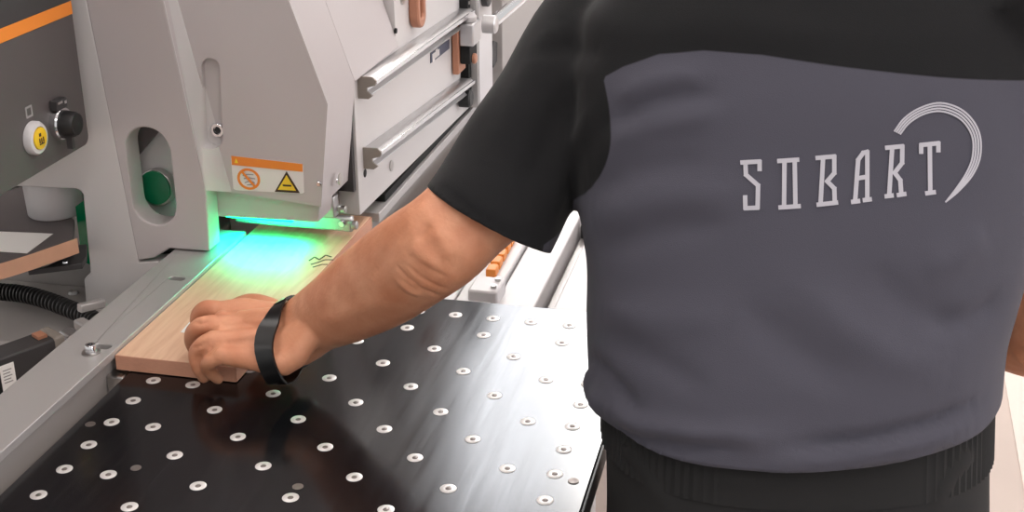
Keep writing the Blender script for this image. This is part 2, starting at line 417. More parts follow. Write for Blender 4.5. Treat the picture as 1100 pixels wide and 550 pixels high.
# hood: front face with the slot
hx = onX([ext(C0, C1, YT), (249, 206.5), (345, 222), (352, 112), (310, 0), ext((310, 0), (352, 112), YT)], HX)
hood = MB().prism(hx, (.105, 0, 0)).build('hood', 'paint', mach)
sy, sz = px(228, 110, HX).y, 1.148
cutter = MB().prism([(HX-.06, y-(z-sz)*.05, z) for y, z in rounded((sy, sz), .0128, .0595, .0126, 10)], (.068, 0, 0)).build('tmp', 'paint')
def boolean(o, c):
    bo = o.modifiers.new('slot', 'BOOLEAN'); bo.object = c; bo.solver = 'EXACT'
    me = bpy.data.meshes.new_from_object(o.evaluated_get(bpy.context.evaluated_depsgraph_get()))
    o.modifiers.clear(); o.data = me; me.set_sharp_from_angle(angle=math.radians(35))
bpy.context.view_layer.update()
for o in (hood, bstrip): boolean(o, cutter)
bpy.data.objects.remove(cutter)
c = px(233.5, 140, HX+.004)
mb = MB().use('chrome').lathe(c+V((.0038, 0, 0)), (-1, 0, 0), [(0, .0095), (.004, .0095), (.005, .0085), (.005, .0055), (.002, .005)])
mb.use('black').lathe(c+V((.0015, 0, 0)), (-1, 0, 0), [(0, .005), (.0006, .0048)], 6)
mb.build('socket_bolt', None, mach)
# upper hood body running back along the machine (sloped face leans with the hood)
e0, e1, e2 = py(352, 111, RY), py(424, 36, RY), py(415, 0, RY)
hb = [p+V((.1055, 0, 0)) for p in (hx[3], hx[4], hx[5], hx[0], hx[0].lerp(hx[1], .75))]
MB().prism(hb, (.775-HX-.106, 0, 0)).build('hood_body', 'paint', mach, bevel=.002)
# lower block, head behind it, small bolts
MB().prism([p+V((.014, 0, 0)) for p in onX([(224, 207), (222, 236), (338, 243), (340, 221)], HX)], (.05, 0, 0)).build('lower_block', 'paint', mach, bevel=.0015)
for x, y, pl_ in ((343, 197, 'x'), (360, 194, 'y'), ):
    if pl_ == 'x':
        c = px(x, y, HX); ax = (-1, 0, 0)
    else:
        c = py(x, y, hx[2].y); ax = (0, -1, 0)
    MB().lathe(c, ax, [(0, .0038), (.003, .0035), (.004, .0025), (.004, .0001)], 14).build('cap_screw', 'chrome', mach)
# warning sticker
def film(pts, off, m, name, par, X0=HX, dep=.0006):
    return MB().prism([p+V((-off, 0, 0)) for p in onX(pts, X0)], (-dep, 0, 0)).build(name, m, par)
def bil(u, v):                                                    # sticker coordinates 0..1
    tl, tr, br, bl = (248, 167), (326, 176), (327, 208), (251, 204)
    f = lambda k: (tl[k]*(1-u)+tr[k]*u)*(1-v)+(bl[k]*(1-u)+br[k]*u)*v
    return f(0), f(1)
def bp_(L): return [bil(u, v) for u, v in L]
rr = [(u, v) for u, v in rounded((.5, .5), .5, .5, .06, 4)]
st = film(bp_(rr), .0002, 'white', 'warning_sticker', mach)
st['label'] = 'white and orange warning sticker'
film(bp_([(0.01, .0), (.99, 0), (.99, .26), (0.01, .26)]), .0009, 'orange', 'orange_header', st)
MB().prism([p+V((-.0009, 0, 0)) for p in onX(bp_([(.23+.16*math.cos(a*.2094), .64+.32*math.sin(a*.2094)) for a in range(30)]), HX)], (-.0005, 0, 0),
    [[p+V((-.0009, 0, 0)) for p in onX(bp_([(.23+.125*math.cos(a*.2094), .64+.25*math.sin(a*.2094)) for a in range(30)]), HX)]]).build('prohibition_ring', 'orange', st)
film(bp_([(.125, .43), (.15, .39), (.335, .85), (.31, .89)]), .0018, 'orange', 'prohibition_bar', st)
mb = MB()
for a in ([(.15, .55), (.22, .5), (.30, .5)], [(.16, .64), (.24, .6), (.32, .62)], [(.17, .76), (.24, .7), (.31, .74)], [(.2, .82), (.28, .8)]):
    P = [p+V((-.0011, 0, 0)) for p in onX(bp_(a), HX)]
    for p0, p1 in zip(P, P[1:]): mb.obox(p0, p1, .0004, .0012, up=V((0, 0, 1)))
mb.build('hand_drawing', 'ink_grey', st)
film(bp_([(.585, .98), (.94, .98), (.765, .30)]), .0009, 'ink', 'warning_triangle', st)
film(bp_([(.635, .90), (.89, .90), (.765, .42)]), .0016, 'yellow_film', 'triangle_fill', st)
film(bp_([(.71, .72), (.83, .72), (.83, .77), (.71, .77)]), .0023, 'ink', 'warning_glyph', st)
film(bp_([(.05, .19), (.075, .06), (.10, .19)]), .0015, 'yellow_film', 'header_triangle', st)
# control panel on the left
YP = .213
zb = 1.097
MB().box((-.5, YP, zb), (.428, YP+.22, 1.60)).build('panel_housing', 'paint_lit', mach, bevel=.002)
cp = MB().prism([(a, YP-.0005, b) for a, b in rounded((-.035, 1.349), .458, .250, .012)], (0, -.003, 0)).build('control_panel', 'paint_dark', mach, bevel=.0008)
MB().box((-.48, YP-.0048, 1.268), (.4215, YP-.0036, 1.284)).build('orange_stripe', 'orange', cp)
MB().box((-.48, YP-.0046, 1.2842), (.4215, YP-.0036, 1.59)).build('upper_trim', 'graphite', cp)
c = py(35, 148, YP-.0035)
yb = MB().lathe(c, (0, -1, 0), [(0, .0205), (.006, .0205), (.009, .0185), (.010, .0145), (.008, .0135)], 32).build('push_button', 'pipewhite', cp)
MB().lathe(c+V((0, -.0081, 0)), (0, -1, 0), [(0, .0134), (.003, .0134), (.0036, .0122), (.0036, .0001)], 28).build('button_cap', 'yellow', yb)
mb = MB()
for dx, dz, w, h in ((-.002, .005, .004, .004), (-.004, -.002, .002, .006), (0, -.003, .002, .007), (.004, -.002, .002, .006), (0, -.0065, .010, .0015)):
    mb.box((c.x+dx-w/2, c.y-.0122, c.z+dz-h/2), (c.x+dx+w/2, c.y-.0118, c.z+dz+h/2))
mb.build('button_symbol', 'ink', yb)
c2 = py(31, 120, YP-.0035)
MB().prism([c2+V((a, 0, b)) for a, b in rounded((0, 0), .007, .007, .001, 2)], (0, -.0004, 0), [[c2+V((a, 0, b)) for a, b in rounded((0, 0), .0045, .0045, .001, 2)]]).build('panel_symbol', 'ink_grey', cp)
c = py(62, 132, YP-.0035)
sw = MB().lathe(c, (0, -1, 0), [(0, .0205), (.008, .0205), (.010, .019), (.010, .0165)], 32).build('lock_switch', 'chrome', cp)
MB().lathe(c+V((0, -.010, 0)), (0, -1, 0), [(0, .0165), (.014, .0155), (.017, .0135), (.017, .0001)], 28).build('switch_knob', 'black', sw)
MB().box((c.x-.0025, c.y-.018, c.z-.032), (c.x+.0025, c.y-.010, c.z-.008)).build('key_tab', 'graphite', sw)
mb = MB().use('graphite').box((c.x-.013, c.y-.010, c.z+.019), (c.x+.010, c.y-.001, c.z+.031))
mb.use('chrome').box((c.x-.012, c.y-.012, c.z+.027), (c.x-.002, c.y-.0101, c.z+.030)); mb.box((c.x+.003, c.y-.0115, c.z+.024), (c.x+.008, c.y-.0101, c.z+.028))
mb.build('switch_latch', None, sw)

# inside the oval window: dark cover, polished plate, roller with green cap
dk = onX([(128, 130), (170, 130), (170, 142), (140, 178), (128, 190)], CX+.045)
MB().prism(dk, (.004, 0, 0)).build('inner_cover', 'paint_dark', mach)
dk = onX([(171, 140), (205, 130), (205, 260), (130, 260), (130, 182)], CX+.062)
MB().prism(dk, (.004, 0, 0)).build('polished_plate', 'paint_lit', mach)
cg = px(168, 203, CX+.04)
rl = MB().lathe(cg+V((.02, .004, -.003)), (-1, .1, .05), [(0, .026), (.012, .026), (.013, .025)], 36).build('pressure_roller', 'steel', mach)
MB().lathe(cg+V((.006, .004, 0)), (-1, .1, .05), [(0, .0235), (.003, .0235), (.0035, .0225), (.0035, .0001)], 36).build('green_cap', 'green', rl)['label'] = 'green roller cap'
MB().prism(onX([(140, 212), (147, 228), (158, 240), (163, 240), (155, 226), (150, 205)], CX+.036), (.003, 0, 0)).build('green_shield', 'green_pane', mach)
MB().prism(onX([(167, 230), (171, 230), (170, 250), (165, 250)], CX+.037), (.003, 0, 0)).build('slit_plate', 'void', mach)
# edge pane beside the magazine opening
MB().prism(onX([(81, 222), (90, 215), (98, 285), (88, 280)], CX+.035), (.004, 0, 0)).build('edge_guard', 'green_pane', mach)['label'] = 'green acrylic edge guard'

# green lamp and pressure head under the hood
MB().obox((.545, .085, .984), (.545, -.078, .990), .02, .03).build('pressure_bar', 'alu', mach, bevel=.002)
g0, g1 = pz(262, 243, .965), pz(358, 252, .965)
MB().obox((.552, .075, .962), (.552, -.098, .962), .012, .022).build('feeler_bar', 'alu', mach, bevel=.003)
for y in (-.085, .0, .03): MB().lathe((.545, y, .965), (-1, 0, 0), [(0, .005), (.004, .005), (.005, .004), (.005, .0001)], 14).build('cap_screw', 'chrome', mach)
MB().obox((.55, -.04, .984), (.55, -.083, .984), .010, .010).build('feeler_arm', 'alu', mach, bevel=.002)
MB().lathe((.548, -.0985, .962), (0, -1, 0), [(0, .006), (.006, .006), (.007, .005), (.007, .0001)], 16).build('clamp_screw', 'steel', mach)
MB().lathe((.548, -.0835, .984), (0, -1, 0), [(0, .005), (.006, .005), (.007, .004), (.007, .0001)], 16).build('clamp_screw', 'steel', mach)
gl = MB().box((.502, -.03, .9775), (.518, .066, .9855)).build('lamp_bar', 'green_led', mach)
gl['label'] = 'green light bar'
g = bpy.data.lights.new('green_lamp', 'AREA'); g.shape = 'RECTANGLE'; g.size = .02; g.size_y = .10; g.color = (0, 1, .50); g.energy = .68; g.spread = math.radians(130)
go = bpy.data.objects.new('green_lamp', g); COL.objects.link(go); go.location = (.510, .018, .977); go.rotation_euler = (0, math.radians(22), 0)
# housing around the work zone
MB().box((.58, -.055, .965), (.64, .30, 1.2)).build('work_housing', 'paint', mach)
MB().prism(onX([(170, 270), (186, 270), (182, 276), (166, 282)], CX+.036), (.03, 0, 0)).build('recess', 'void', mach)

# rail panel
def Yq(x, y): return py(x, y, RY)
pan = [V((.585, RY, .962)), V((1.33, RY, .94)), V((1.33, RY, 1.32)), V((.777, RY, 1.32)), V((.777, RY, 1.172)), V((.585, RY, 1.172))]
MB().prism(pan, (0, .03, 0)).build('rail_panel', 'paint_lit', mach, bevel=.001)
MB().box((.5755, RY+.004, 1.0), (.5845, RY+.03, 1.17)).build('panel_gap', 'graphite', mach)
lowside = [V((HX+.02, RY+.001, .985)), V((.585, RY+.001, .962)), V((.585, RY+.001, 1.01)), V((HX+.02, RY+.001, 1.02))]
for (xa, ya, xb, yb_) in ((385, 92, 500, 12), (391, 168, 500, 87)):
    p0, p1 = Yq(xa, ya), Yq(xb, yb_)
    p1 = p0+(p1-p0)*.94
    r = MB()
    ax = (p1-p0).normalized(); up = V((0, 0, 1))
    prof = [(a*.95, b*.66) for a, b in [(0, -.024), (.014, -.024), (.020, -.018), (.012, -.010), (.012, -.002), (.024, .004), (.026, .012), (.020, .019), (0, .019)]]
    r.loft([[p+V((0, -a, b)) for a, b in prof] for p in (p0, p1)], smooth=False)
    rail = r.build('guide_rail', 'alu', mach, bevel=.0015)
    MB().loft([[p+V((0, -a*.97, b*.67)) for a, b in [(0, -.0255), (.0155, -.0255), (.0215, -.019), (.0135, -.0095), (.0135, -.002), (.0255, .003), (.0275, .012), (.0215, .0205), (0, .0205)]] for p in (p0-ax*.004, p0-ax*.0002)], smooth=False).build('rail_end_cap', 'endcap', rail)
    q0 = p0+V((0, -.0252, .0066)); q1 = p1+V((0, -.0252, .0066))
    MB().obox(q0, q1, .0022, .0075).build('chrome_strip', 'chrome', rail, bevel=.001)
c = Yq(392, 186)
MB().lathe(c, (0, -1, 0), [(0, .006), (.0006, .006), (.0006, .0001)], 16).build('hole', 'void', mach)
for x, y in ((420, 178), (365, 192)):
    c = Yq(x, y); MB().lathe(c, (0, -1, 0), [(0, .0085), (.002, .0085), (.0025, .007), (.0025, .0001)], 18).build('flat_screw', 'steel', mach)
c = Yq(443, 8)
kn = [c+V((a, 0, b)) for a, b in rounded((0, 0.01), .021, .04, .0205, 8)]
kh = [c+V((a, 0, b)) for a, b in rounded((0, 0.01), .009, .026, .0088, 8)]
MB().prism(kn, (0, -.016, 0), [kh]).build('bow_handle', 'bronze', mach, bevel=.003)['label'] = 'brown plastic bow handle'
c = Yq(424, 33); MB().lathe(c, (0, -1, 0), [(0, .004), (.003, .004), (.003, .0001)], 12).build('pin', 'void', mach)
c = Yq(425, 4); MB().lathe(c+V((.03, 0, 0)), (0, -1, 0), [(0, .008), (.003, .007), (.003, .0001)], 16).build('flat_screw', 'steel', mach)
# navy name plate
n0, n1, n2, n3 = Yq(462, 57), Yq(482, 42), Yq(482, 52), Yq(462, 68)
npl = MB().prism([p+V((0, -.0005, 0)) for p in (n0, n1, n2, n3)], (0, -.001, 0)).build('name_plate', 'navy', mach)
mb = MB()
for k in range(4):
    t = .12+.085*k; p = n0.lerp(n1, t).lerp(n3.lerp(n2, t), .5)
    mb.box(p+V((-.006, -.0022, -.005 if k else -.008)), p+V((.006, -.0017, .005 if k != 2 else .008)))
mb.build('plate_lettering', 'white', npl)

# gantry post with clamp block, guide rods
gx = 1.155
MB().box((gx, -.124, .955), (gx+.105, -.099, 1.36)).build('gantry_post', 'fence', mach, bevel=.002)
MB().box((gx+.004, -.1255, .96), (gx+.1, -.1241, 1.35)).build('post_lit_side', 'pipewhite', mach)  # white sheet that colours this side of the post as brighter lit
MB().box((gx-.020, -.112, .99), (gx-.001, -.0975, 1.34)).build('toothed_rail', 'void', mach)
for k in range(7): MB().lathe((gx-.0105, -.1121, 1.01+.045*k), (0, -1, 0), [(0, .0032), (.0015, .003), (.0015, .0001)], 10).build('rail_screw', 'steel', mach)
MB().box((gx-.075, -.136, 1.084), (gx-.022, -.1105, 1.122)).build('clamp_block', 'alu', mach, bevel=.003)
MB().box((gx-.078, -.110, 1.035), (gx-.030, -.0985, 1.130)).build('clamp_pad', 'bronze', mach, bevel=.002)
MB().lathe((gx-.048, -.122, 1.1225), (0, 0, 1), [(0, .013), (.008, .013), (.013, .009), (.013, .0001)], 20).build('clamp_cap', 'pipewhite', mach)
MB().box((gx-.070, -.128, 1.052), (gx-.022, -.1105, 1.0835)).build('clamp_shoe', 'void', mach, bevel=.002)
MB().lathe((gx-.050, -.1285, 1.058), (0, -1, 0), [(0, .009), (.004, .009), (.006, .007), (.006, .0001)], 18).build('clamp_screw', 'bronze', mach)
MB().lathe((gx-.035, -.100, .982), (0, -1, 0), [(0, .016), (.018, .016), (.021, .013), (.021, .0001)], 22).build('guide_wheel', 'black', mach)
p0, p1 = py(527, 26, RY-.08), py(565, -6, RY-.08)
MB().cyl(p0, p0+(p1-p0)*1.5, .010).build('guide_rod', 'chrome', mach)
MB().lathe(p0, (0, -1, 0), [(-.012, .015), (.008, .015), (.011, .012), (.011, .0001)], 20).build('rod_clamp', 'alu', mach)
MB().box((1.33, RY-.03, .93), (2.6, RY+.03, 1.30)).build('rear_panel', 'base', mach, bevel=.002)
a = py(530, 54, -.118); MB().prism([a+V(v)*.55 for v in ((-.02, 0, 0), (.01, 0, .03), (.06, 0, .012), (.05, 0, -.05), (0, 0, -.06))], (0, .018, 0)).build('chip_hood', 'graphite', mach)
a = py(527, 5, RY-.05)
MB().lathe(a+V((.03, .02, .01)), (0, -1, 0), [(0, .02), (.01, .02), (.012, .016), (.012, .0001)], 20).build('rotary_knob', 'graphite', mach)

# outfeed plate and machine base
MB().box((.655, RY-.004, .925), (2.2, -.03, .9395)).build('outfeed_plate', 'fence', mach, bevel=.001)
MB().box((.70, RY+.001, .9405), (1.2, RY+.02, .9515)).build('chain_gap', 'void', mach)
MB().box((.52, .14, .0), (2.6, .75, .90)).build('machine_base', 'base', mach, bevel=.004)
MB().box((.66, -.08, .0), (2.6, .138, .92)).build('base_front', 'base', mach, bevel=.004)
MB().box((.33, .135, .0), (.518, .75, .845)).build('base_deck', 'base', mach, bevel=.004)
MB().box((.62, .0, .95), (2.6, .70, 1.30)).build('machine_body', 'paint', mach, bevel=.004)

# ------------------------------------------------------------------ edge band magazine on the left
mag = empty('edge_band_magazine', (.43, .33, .845), 'dark flat magazine table behind the opening left of the column', 'magazine')
ZM = .965
op = [pz(x, y, ZM) for x, y in ((-30, 249), (0, 247.5), (58, 250), (29, 272), (-30, 268))]
mo = [pz(x, y, ZM) for x, y in ((-60, 312), (0, 293), (50, 280), (78, 266), (80, 236), (30, 199), (-60, 222))]
MB().prism(mo, (0, 0, -.008), [op]).build('top_plate', 'paint_dark', mag, bevel=.001)
MB().prism([p+V((0, 0, -.0005)) for p in [pz(x, y, ZM) for x, y in ((-29, 249.6), (0, 248.2), (57, 250.6), (28.6, 271.6), (-29, 267.6))]], (0, 0, -.004)).build('lit_opening', 'label', mag)  # white sheet, its colour standing for the brightness seen through the opening
lp = [pz(x, y, .94) for x, y in ((30, 290), (88, 283), (93, 275), (93, 262), (30, 270))]
MB().prism(lp, (0, 0, -.008)).build('front_bracket', 'graphite', mag, bevel=.001)
c = pz(70, 282, .94); MB().lathe(c, (0, 0, 1), [(.0002, .004), (.002, .0035), (.0025, .0001)], 14).build('cap_screw', 'chrome', mag)
for x, y in ((30, 225), (52, 212)):
    c = pz(x, y, ZM-.0085); MB().cyl(c, V((c.x, c.y, .9005 if c.x > .52 else .8455)), .012).build('support_pin', 'base', mag)
c = pz(60, 228, ZM)
coil = empty('band_coil', c, 'white coil core standing on the dark magazine table', 'coil')
MB().lathe(c+V((0, 0, .0003)), (0, 0, 1), [(0, .036), (.002, .0375), (.05, .039), (.052, .0385), (.052, .031), (.046, .030)], 36).build('core', 'pipewhite', coil)
# brown edge band strip
top = [(-30, 291), (0, 283.5), (28, 275), (56, 265.5), (83, 256)]
zs = [.986]*5
P = spline([pz(x, y, h) for (x, y), h in zip(top, zs)], 24)
mb = MB()
mb.loft([[p+V((0, 0, 0)), p+V((.0015, .001, 0)), p+V((.0015, .001, -.0205)), p+V((0, 0, -.0205))] for p in P], smooth=False)
tag(mb.build('edge_band', 'beltedge'), 'brown edge band strip curving out of the magazine at far left', 'edge band')

# ------------------------------------------------------------------ pneumatic cylinder and hose
cyl = empty('pneumatic_cylinder', pz(30, 372, .845), 'black square pneumatic cylinder under the control panel left of the fence', 'cylinder')
p0, p1 = pz(-45, 392, .905), pz(56, 356, .905)
ax = (p1-p0).normalized(); sd = ax.cross(V((0, 0, 1)))
MB().obox(p0+V((0, 0, -.022)), p1+V((0, 0, -.022)), .036, .04).build('barrel', 'graphite', cyl, bevel=.003)
MB().obox(p0+V((0, 0, -.075)), p0.lerp(p1, .93)+V((0, 0, -.082)), .052, .075).build('housing', 'void', cyl, bevel=.003)
MB().obox(p1+V((0, 0, -.022))-ax*.008, p1+V((0, 0, -.022))+ax*.006, .04, .044).build('end_cap', 'endcap', cyl, bevel=.003)
MB().cyl(p1+V((0, 0, -.022)), p1+V((0, 0, -.022))+ax*.075, .006).build('piston_rod', 'chrome', cyl)
MB().obox(p1+ax*.016+V((0, 0, -.02)), p1+ax*.034+V((0, 0, -.02)), .034, .02).build('rod_bracket', 'alu', cyl, bevel=.003)
MB().obox(p1+ax*.04+V((0, 0, -.012)), p1+ax*.055+V((0, 0, -.012)), .044, .014).build('rod_bracket', 'fence', cyl, bevel=.003)
MB().obox(p1+ax*.05+sd*-.02+V((0, 0, .008)), p1+ax*.085+sd*-.02+V((0, 0, .004)), .011, .011).build('fitting', 'fence', cyl, bevel=.002)
q = p0.lerp(p1, .86)
MB().obox(q-ax*.006+V((0, 0, .0008)), q+ax*.006+V((0, 0, .0008)), .016, .004).build('brass_tag', 'bronze', cyl)
pl0 = p0+sd*.0268; rq = ray(9, 405); q = CAM+rq*((pl0-CAM).dot(sd)/rq.dot(sd))
lb = MB().obox(q-ax*.009, q+ax*.009, .001, .034).build('label_plate', 'label', cyl)
mb = MB()
for k in range(5): mb.obox(q-ax*.006+sd*.0007+V((0, 0, .010-.004*k)), q+ax*(.005-.002*(k % 2))+sd*.0007+V((0, 0, .010-.004*k)), .0004, .0012)
mb.build('label_print', 'ink_grey', lb)
hp = spline([pz(x, y, h) for x, y, h in ((-70, 312, .872), (-25, 311, .87), (0, 313.5, .87), (25, 316, .87), (50, 322.5, .87), (75, 332, .87), (98, 342, .87), (118, 356, .87))], 260)
tag(MB().tube(hp, [.0124 if k % 6 < 3 else .0088 for k in range(len(hp))], 18).build('corrugated_hose', 'rubber'), 'black corrugated hose curving behind the pneumatic cylinder', 'hose')
c = pz(79, 315, .8455); MB().lathe(c, (0, 0, 1), [(0, .0075), (.004, .006), (.0055, .003), (.0055, .0001)], 16).build('dome_screw', 'steel', mach)

# ------------------------------------------------------------------ white outfeed conveyor beyond the table
conv = empty('outfeed_conveyor', (1.0, -.33, 0), 'white outfeed conveyor with long parallel beams beyond the table', 'conveyor')
def strip(y0, y1, ztop, m, name, x0=.455, x1=2.6, h=.05):
    return MB().box((x0, y0, ztop-h), (x1, y1, ztop)).build(name, m, conv, bevel=.002)
ZC = .885
strip(-.150, -.106, .90, 'pipewhite', 'side_beam', .66)
strip(-.215, -.156, ZC, 'alu', 'track')
strip(-.262, -.2165, .90, 'pipewhite', 'beam')
strip(-.312, -.264, .90, 'pipewhite', 'beam')
strip(-.368, -.315, ZC+.010, 'pipewhite', 'beam')
strip(-.392, -.371, ZC-.02, 'fence', 'track')
strip(-.470, -.395, .90, 'pipewhite', 'beam')
strip(-.540, -.476, .88, 'pipewhite', 'beam')
for x in (.8, 1.0, 1.35): MB().box((x, -.392, ZC-.0195), (x+.02, -.372, ZC+.002)).build('roller_block', 'graphite', conv, bevel=.002)
for lx in (.55, 2.4):
    for ly in (-.18, -.49): MB().obox((lx, ly, .828), (lx, ly, 0), .05, .05, up=V((1, 0, 0))).build('leg', 'pipewhite', conv, bevel=.003)
for lx in (.6, 1.5, 2.4): MB().box((lx, -.53, .80), (lx+.05, -.11, .829)).build('cross_bar', 'pipewhite', conv, bevel=.002)
P = [pz(x, y, .9065) for x, y in ((527, 294), (532, 285), (536, 274), (542, 265), (548, 256))]
mb = MB()
d = (P[-1]-P[0]); d.normalize()
for k in range(9):
    a = P[0]+d*k*.028; mb.obox(a, a+d*.021, .014, .012); mb.obox(a+d*.012, a+d*.034, .008, .008)
mb.build('drive_chain', 'chain', conv, bevel=.0015)['label'] = 'orange link chain'
c = pz(523, 312, .905)
MB().box((c.x-.025, c.y-.02, .8855), (c.x+.025, c.y+.02, .915)).build('end_block', 'pipewhite', conv, bevel=.003)
for dx in (-.012, .012): MB().lathe(c+V((dx, -.012, .0102)), (0, 0, 1), [(0, .004), (.004, .004), (.004, .0001)], 12).build('stop_screw', 'steel', conv)
# ------------------------------------------------------------------ the worker
LAT = V((CAM_R.x, CAM_R.y, 0)).normalized()          # to the worker's right
FWD = V((CAM_F.x, CAM_F.y, 0)).normalized()          # the way the worker faces
UP = V((0, 0, 1))
CB = V((CAM.x, CAM.y, 0))
def tb(lat, fwd, z): return CB+LAT*lat+FWD*fwd+UP*z
def ring(c, ux, uy, a, b, e=2.3, n=40, back=1.0):
    out = []
    for i in range(n):
        t = 2*math.pi*i/n; cs, sn = math.cos(t), math.sin(t)
        x = a*math.copysign(abs(cs)**(2/e), cs); y = b*math.copysign(abs(sn)**(2/e), sn)
        if y < 0: y *= back
        out.append(c+ux*x+uy*y)
    return out
def evaluated(o, name, m):
    dg = bpy.context.evaluated_depsgraph_get(); me = bpy.data.meshes.new_from_object(o.evaluated_get(dg))
    me.name = name
    me.materials.clear(); me.materials.append(M[m])
    old = o.data; bpy.data.objects.remove(o); bpy.data.meshes.remove(old)
    for p in me.polygons: p.use_smooth = True
    return me
def fuse(mb, voxel, it, name, m):
    o = mb.build('tmp', m)
    loc = o.location.copy()
    r = o.modifiers.new('r', 'REMESH'); r.mode = 'VOXEL'; r.voxel_size = voxel
    s = o.modifiers.new('s', 'SMOOTH'); s.factor = .5; s.iterations = it
    me = evaluated(o, name, m)
    me.transform(Matrix.Translation(loc))
    return me
def add(me, name, parent):
    o = bpy.data.objects.new(name, me); COL.objects.link(o); me.transform(Matrix.Translation(-world_loc(parent))); o.parent = parent; return o
def bvh_of(me):
    return BVHTree.FromPolygons([v.co.copy() for v in me.vertices], [tuple(p.vertices) for p in me.polygons])
def cast(bvh, x, y):
    h = bvh.ray_cast(CAM, ray(x, y).normalized()); return h[0]
def press(me, lines, bvh):
    """folds and creases: (pixel polyline, height, width) laid on the surface"""
    L = []
    for pts, amp, wid in lines:
        if wid > .0035 and amp > -.0066: amp *= 1.35
        P = [cast(bvh, *p[:2]) for p in resample([(a, b, 0) for a, b in pts], 18)]
        P = [p for p in P if p]
        if len(P) > 1: L.append((P, amp, wid))
    nrm = [v.normal.copy() for v in me.vertices]
    for v in me.vertices:
        d = 0
        for P, amp, wid in L:
            k = min(range(len(P)), key=lambda i: (P[i]-v.co).length_squared)
            r2 = (P[k]-v.co).length_squared
            if r2 > 9*wid*wid: continue
            r = 1e9
            for i in (k-1, k):
                if 0 <= i < len(P)-1:
                    ab = P[i+1]-P[i]; t = max(0, min(1, (v.co-P[i]).dot(ab)/max(ab.length_squared, 1e-12)))
                    r = min(r, (v.co-P[i]-ab*t).length)
            s = k/(len(P)-1); fade = min(1, 4*s+.15, 4*(1-s)+.15)
            d += amp*fade*math.exp(-(r/wid)**2)
        if d: v.co += nrm[v.index]*d
worker = empty('person', tb(.283, 1.17, 0), 'person in grey and black polo shirt and black trousers, back turned, pressing the board', 'person')

# joints
Sh = pd(655, 35, 1.37); El = pd(480, 268, 1.30); Wr = pz(315, 361, .978)
RS = tb(.50, 1.27, 1.36); RE = pd(1125, 345, 1.36); RW = RE+FWD*.20+LAT*-.13+UP*-.05
# torso rings: height, lateral centre, forward centre, half width, half depth
TR = [(.80, .281, 1.130, .17, .118), (.90, .281, 1.145, .17, .118), (.955, .274, 1.160, .1945, .149), (.975, .2745, 1.165, .197, .151), (1.00, .2745, 1.171, .200, .151), (1.06, .2755, 1.188, .2015, .147),
      (1.12, .2835, 1.208, .2115, .140), (1.18, .288, 1.228, .223, .136), (1.24, .288, 1.246, .230, .130), (1.30, .290, 1.262, .232, .121), (1.35, .293, 1.275, .222, .108), (1.39, .297, 1.288, .185, .092), (1.425, .30, 1.30, .125, .075), (1.45, .302, 1.312, .075, .066)]
def torso(mb, k=1.0, lo=0, top=None):
    mb.loft([ring(tb(l, f, z), LAT, FWD, a-(1-k)-(.012 if k < 1 and z < 1.02 else 0), b-(1-k)-(.012 if k < 1 and z < 1.02 else 0), 2.35) for z, l, f, a, b in TR[lo:top]])
# ---- shirt
mb = MB(); torso(mb, 1.0, 2)
ua = (El-Sh).normalized()
def along(pts, n): return spline(pts, n)
sl = [(pd(675, 20, 1.38), .080), (pd(636, 70, 1.37), .080), (pd(602, 118, 1.355), .072), (pd(569, 160, 1.34), .067), (pd(546, 198, 1.33), .067), (pd(528, 232, 1.318), .0695), (pd(506, 268, 1.31), .072), (pd(485, 300, 1.30), .072)]
hem_c, hem_n = pd(530, 236, 1.322), None
sp = spline([p for p, r in sl], 22); rr_ = [V((r, 0, 0)) for p, r in sl]; sr = [v.x for v in spline(rr_, 22)]
hem_n = ((pd(500, 279, 1.32)-pd(560, 170, 1.32)).normalized()+CAM_F*.12).normalized()
mb.tube(sp, sr, 32)
rsl = [(RS+LAT*-.05+UP*.03, .085), (RS+LAT*.02-UP*.03, .085), (RS.lerp(RE, .35)+LAT*.01, .07), (RS.lerp(RE, .66), .066)]
mb.tube(spline([p for p, r in rsl], 16), [v.x for v in spline([V((r, 0, 0)) for p, r in rsl], 16)], 32)
shirt_me = fuse(mb, .0065, 8, 'polo_shirt', 'shirt')
bvh = bvh_of(shirt_me)
folds = [([(640, 455), (690, 474), (745, 480), (800, 478)], -.006, .006), ([(636, 430), (690, 458), (760, 470), (840, 470)], .006, .011),
         ([(850, 482), (930, 472), (1000, 455), (1055, 430)], -.006, .006), ([(820, 500), (900, 492), (980, 478), (1050, 455)], .005, .009),
         ([(630, 380), (650, 400), (672, 425), (690, 445)], -.005, .007), ([(634, 395), (636, 420), (650, 440)], .006, .012),
         ([(660, 110), (700, 90), (760, 78)], .004, .012), ([(650, 135), (700, 108), (770, 95)], -.004, .010), ([(648, 155), (700, 135), (780, 120)], .004, .012),
         ([(625, 205), (680, 185), (760, 170)], -.003, .012), ([(632, 240), (700, 215), (790, 205)], .0035, .014), ([(635, 275), (700, 250), (790, 240)], -.003, .013),
         ([(850, 300), (900, 345), (960, 385), (1020, 400)], .0045, .020), ([(800, 330), (850, 375), (920, 415)], -.004, .018), ([(930, 290), (980, 330), (1040, 350)], -.003, .016),
         ([(1060, 250), (1030, 275), (990, 290)], .003, .014), ([(1078, 320), (1040, 345), (1000, 350)], -.004, .010), ([(640, 330), (700, 345), (780, 340)], .003, .016), ([(640, 360), (700, 385), (760, 420)], -.003, .014),
         ([(600, 20), (560, 100), (520, 180)], .003, .016), ([(625, 80), (590, 140), (560, 215)], -.004, .014), ([(640, 110), (615, 160), (590, 240)], .004, .012),
         ([(474, 200), (505, 228), (545, 250), (592, 254)], -.0025, .004), ([(570, 60), (610, 50), (650, 60)], -.003, .012), ([(700, 20), (800, 25), (900, 40)], .002, .02)]
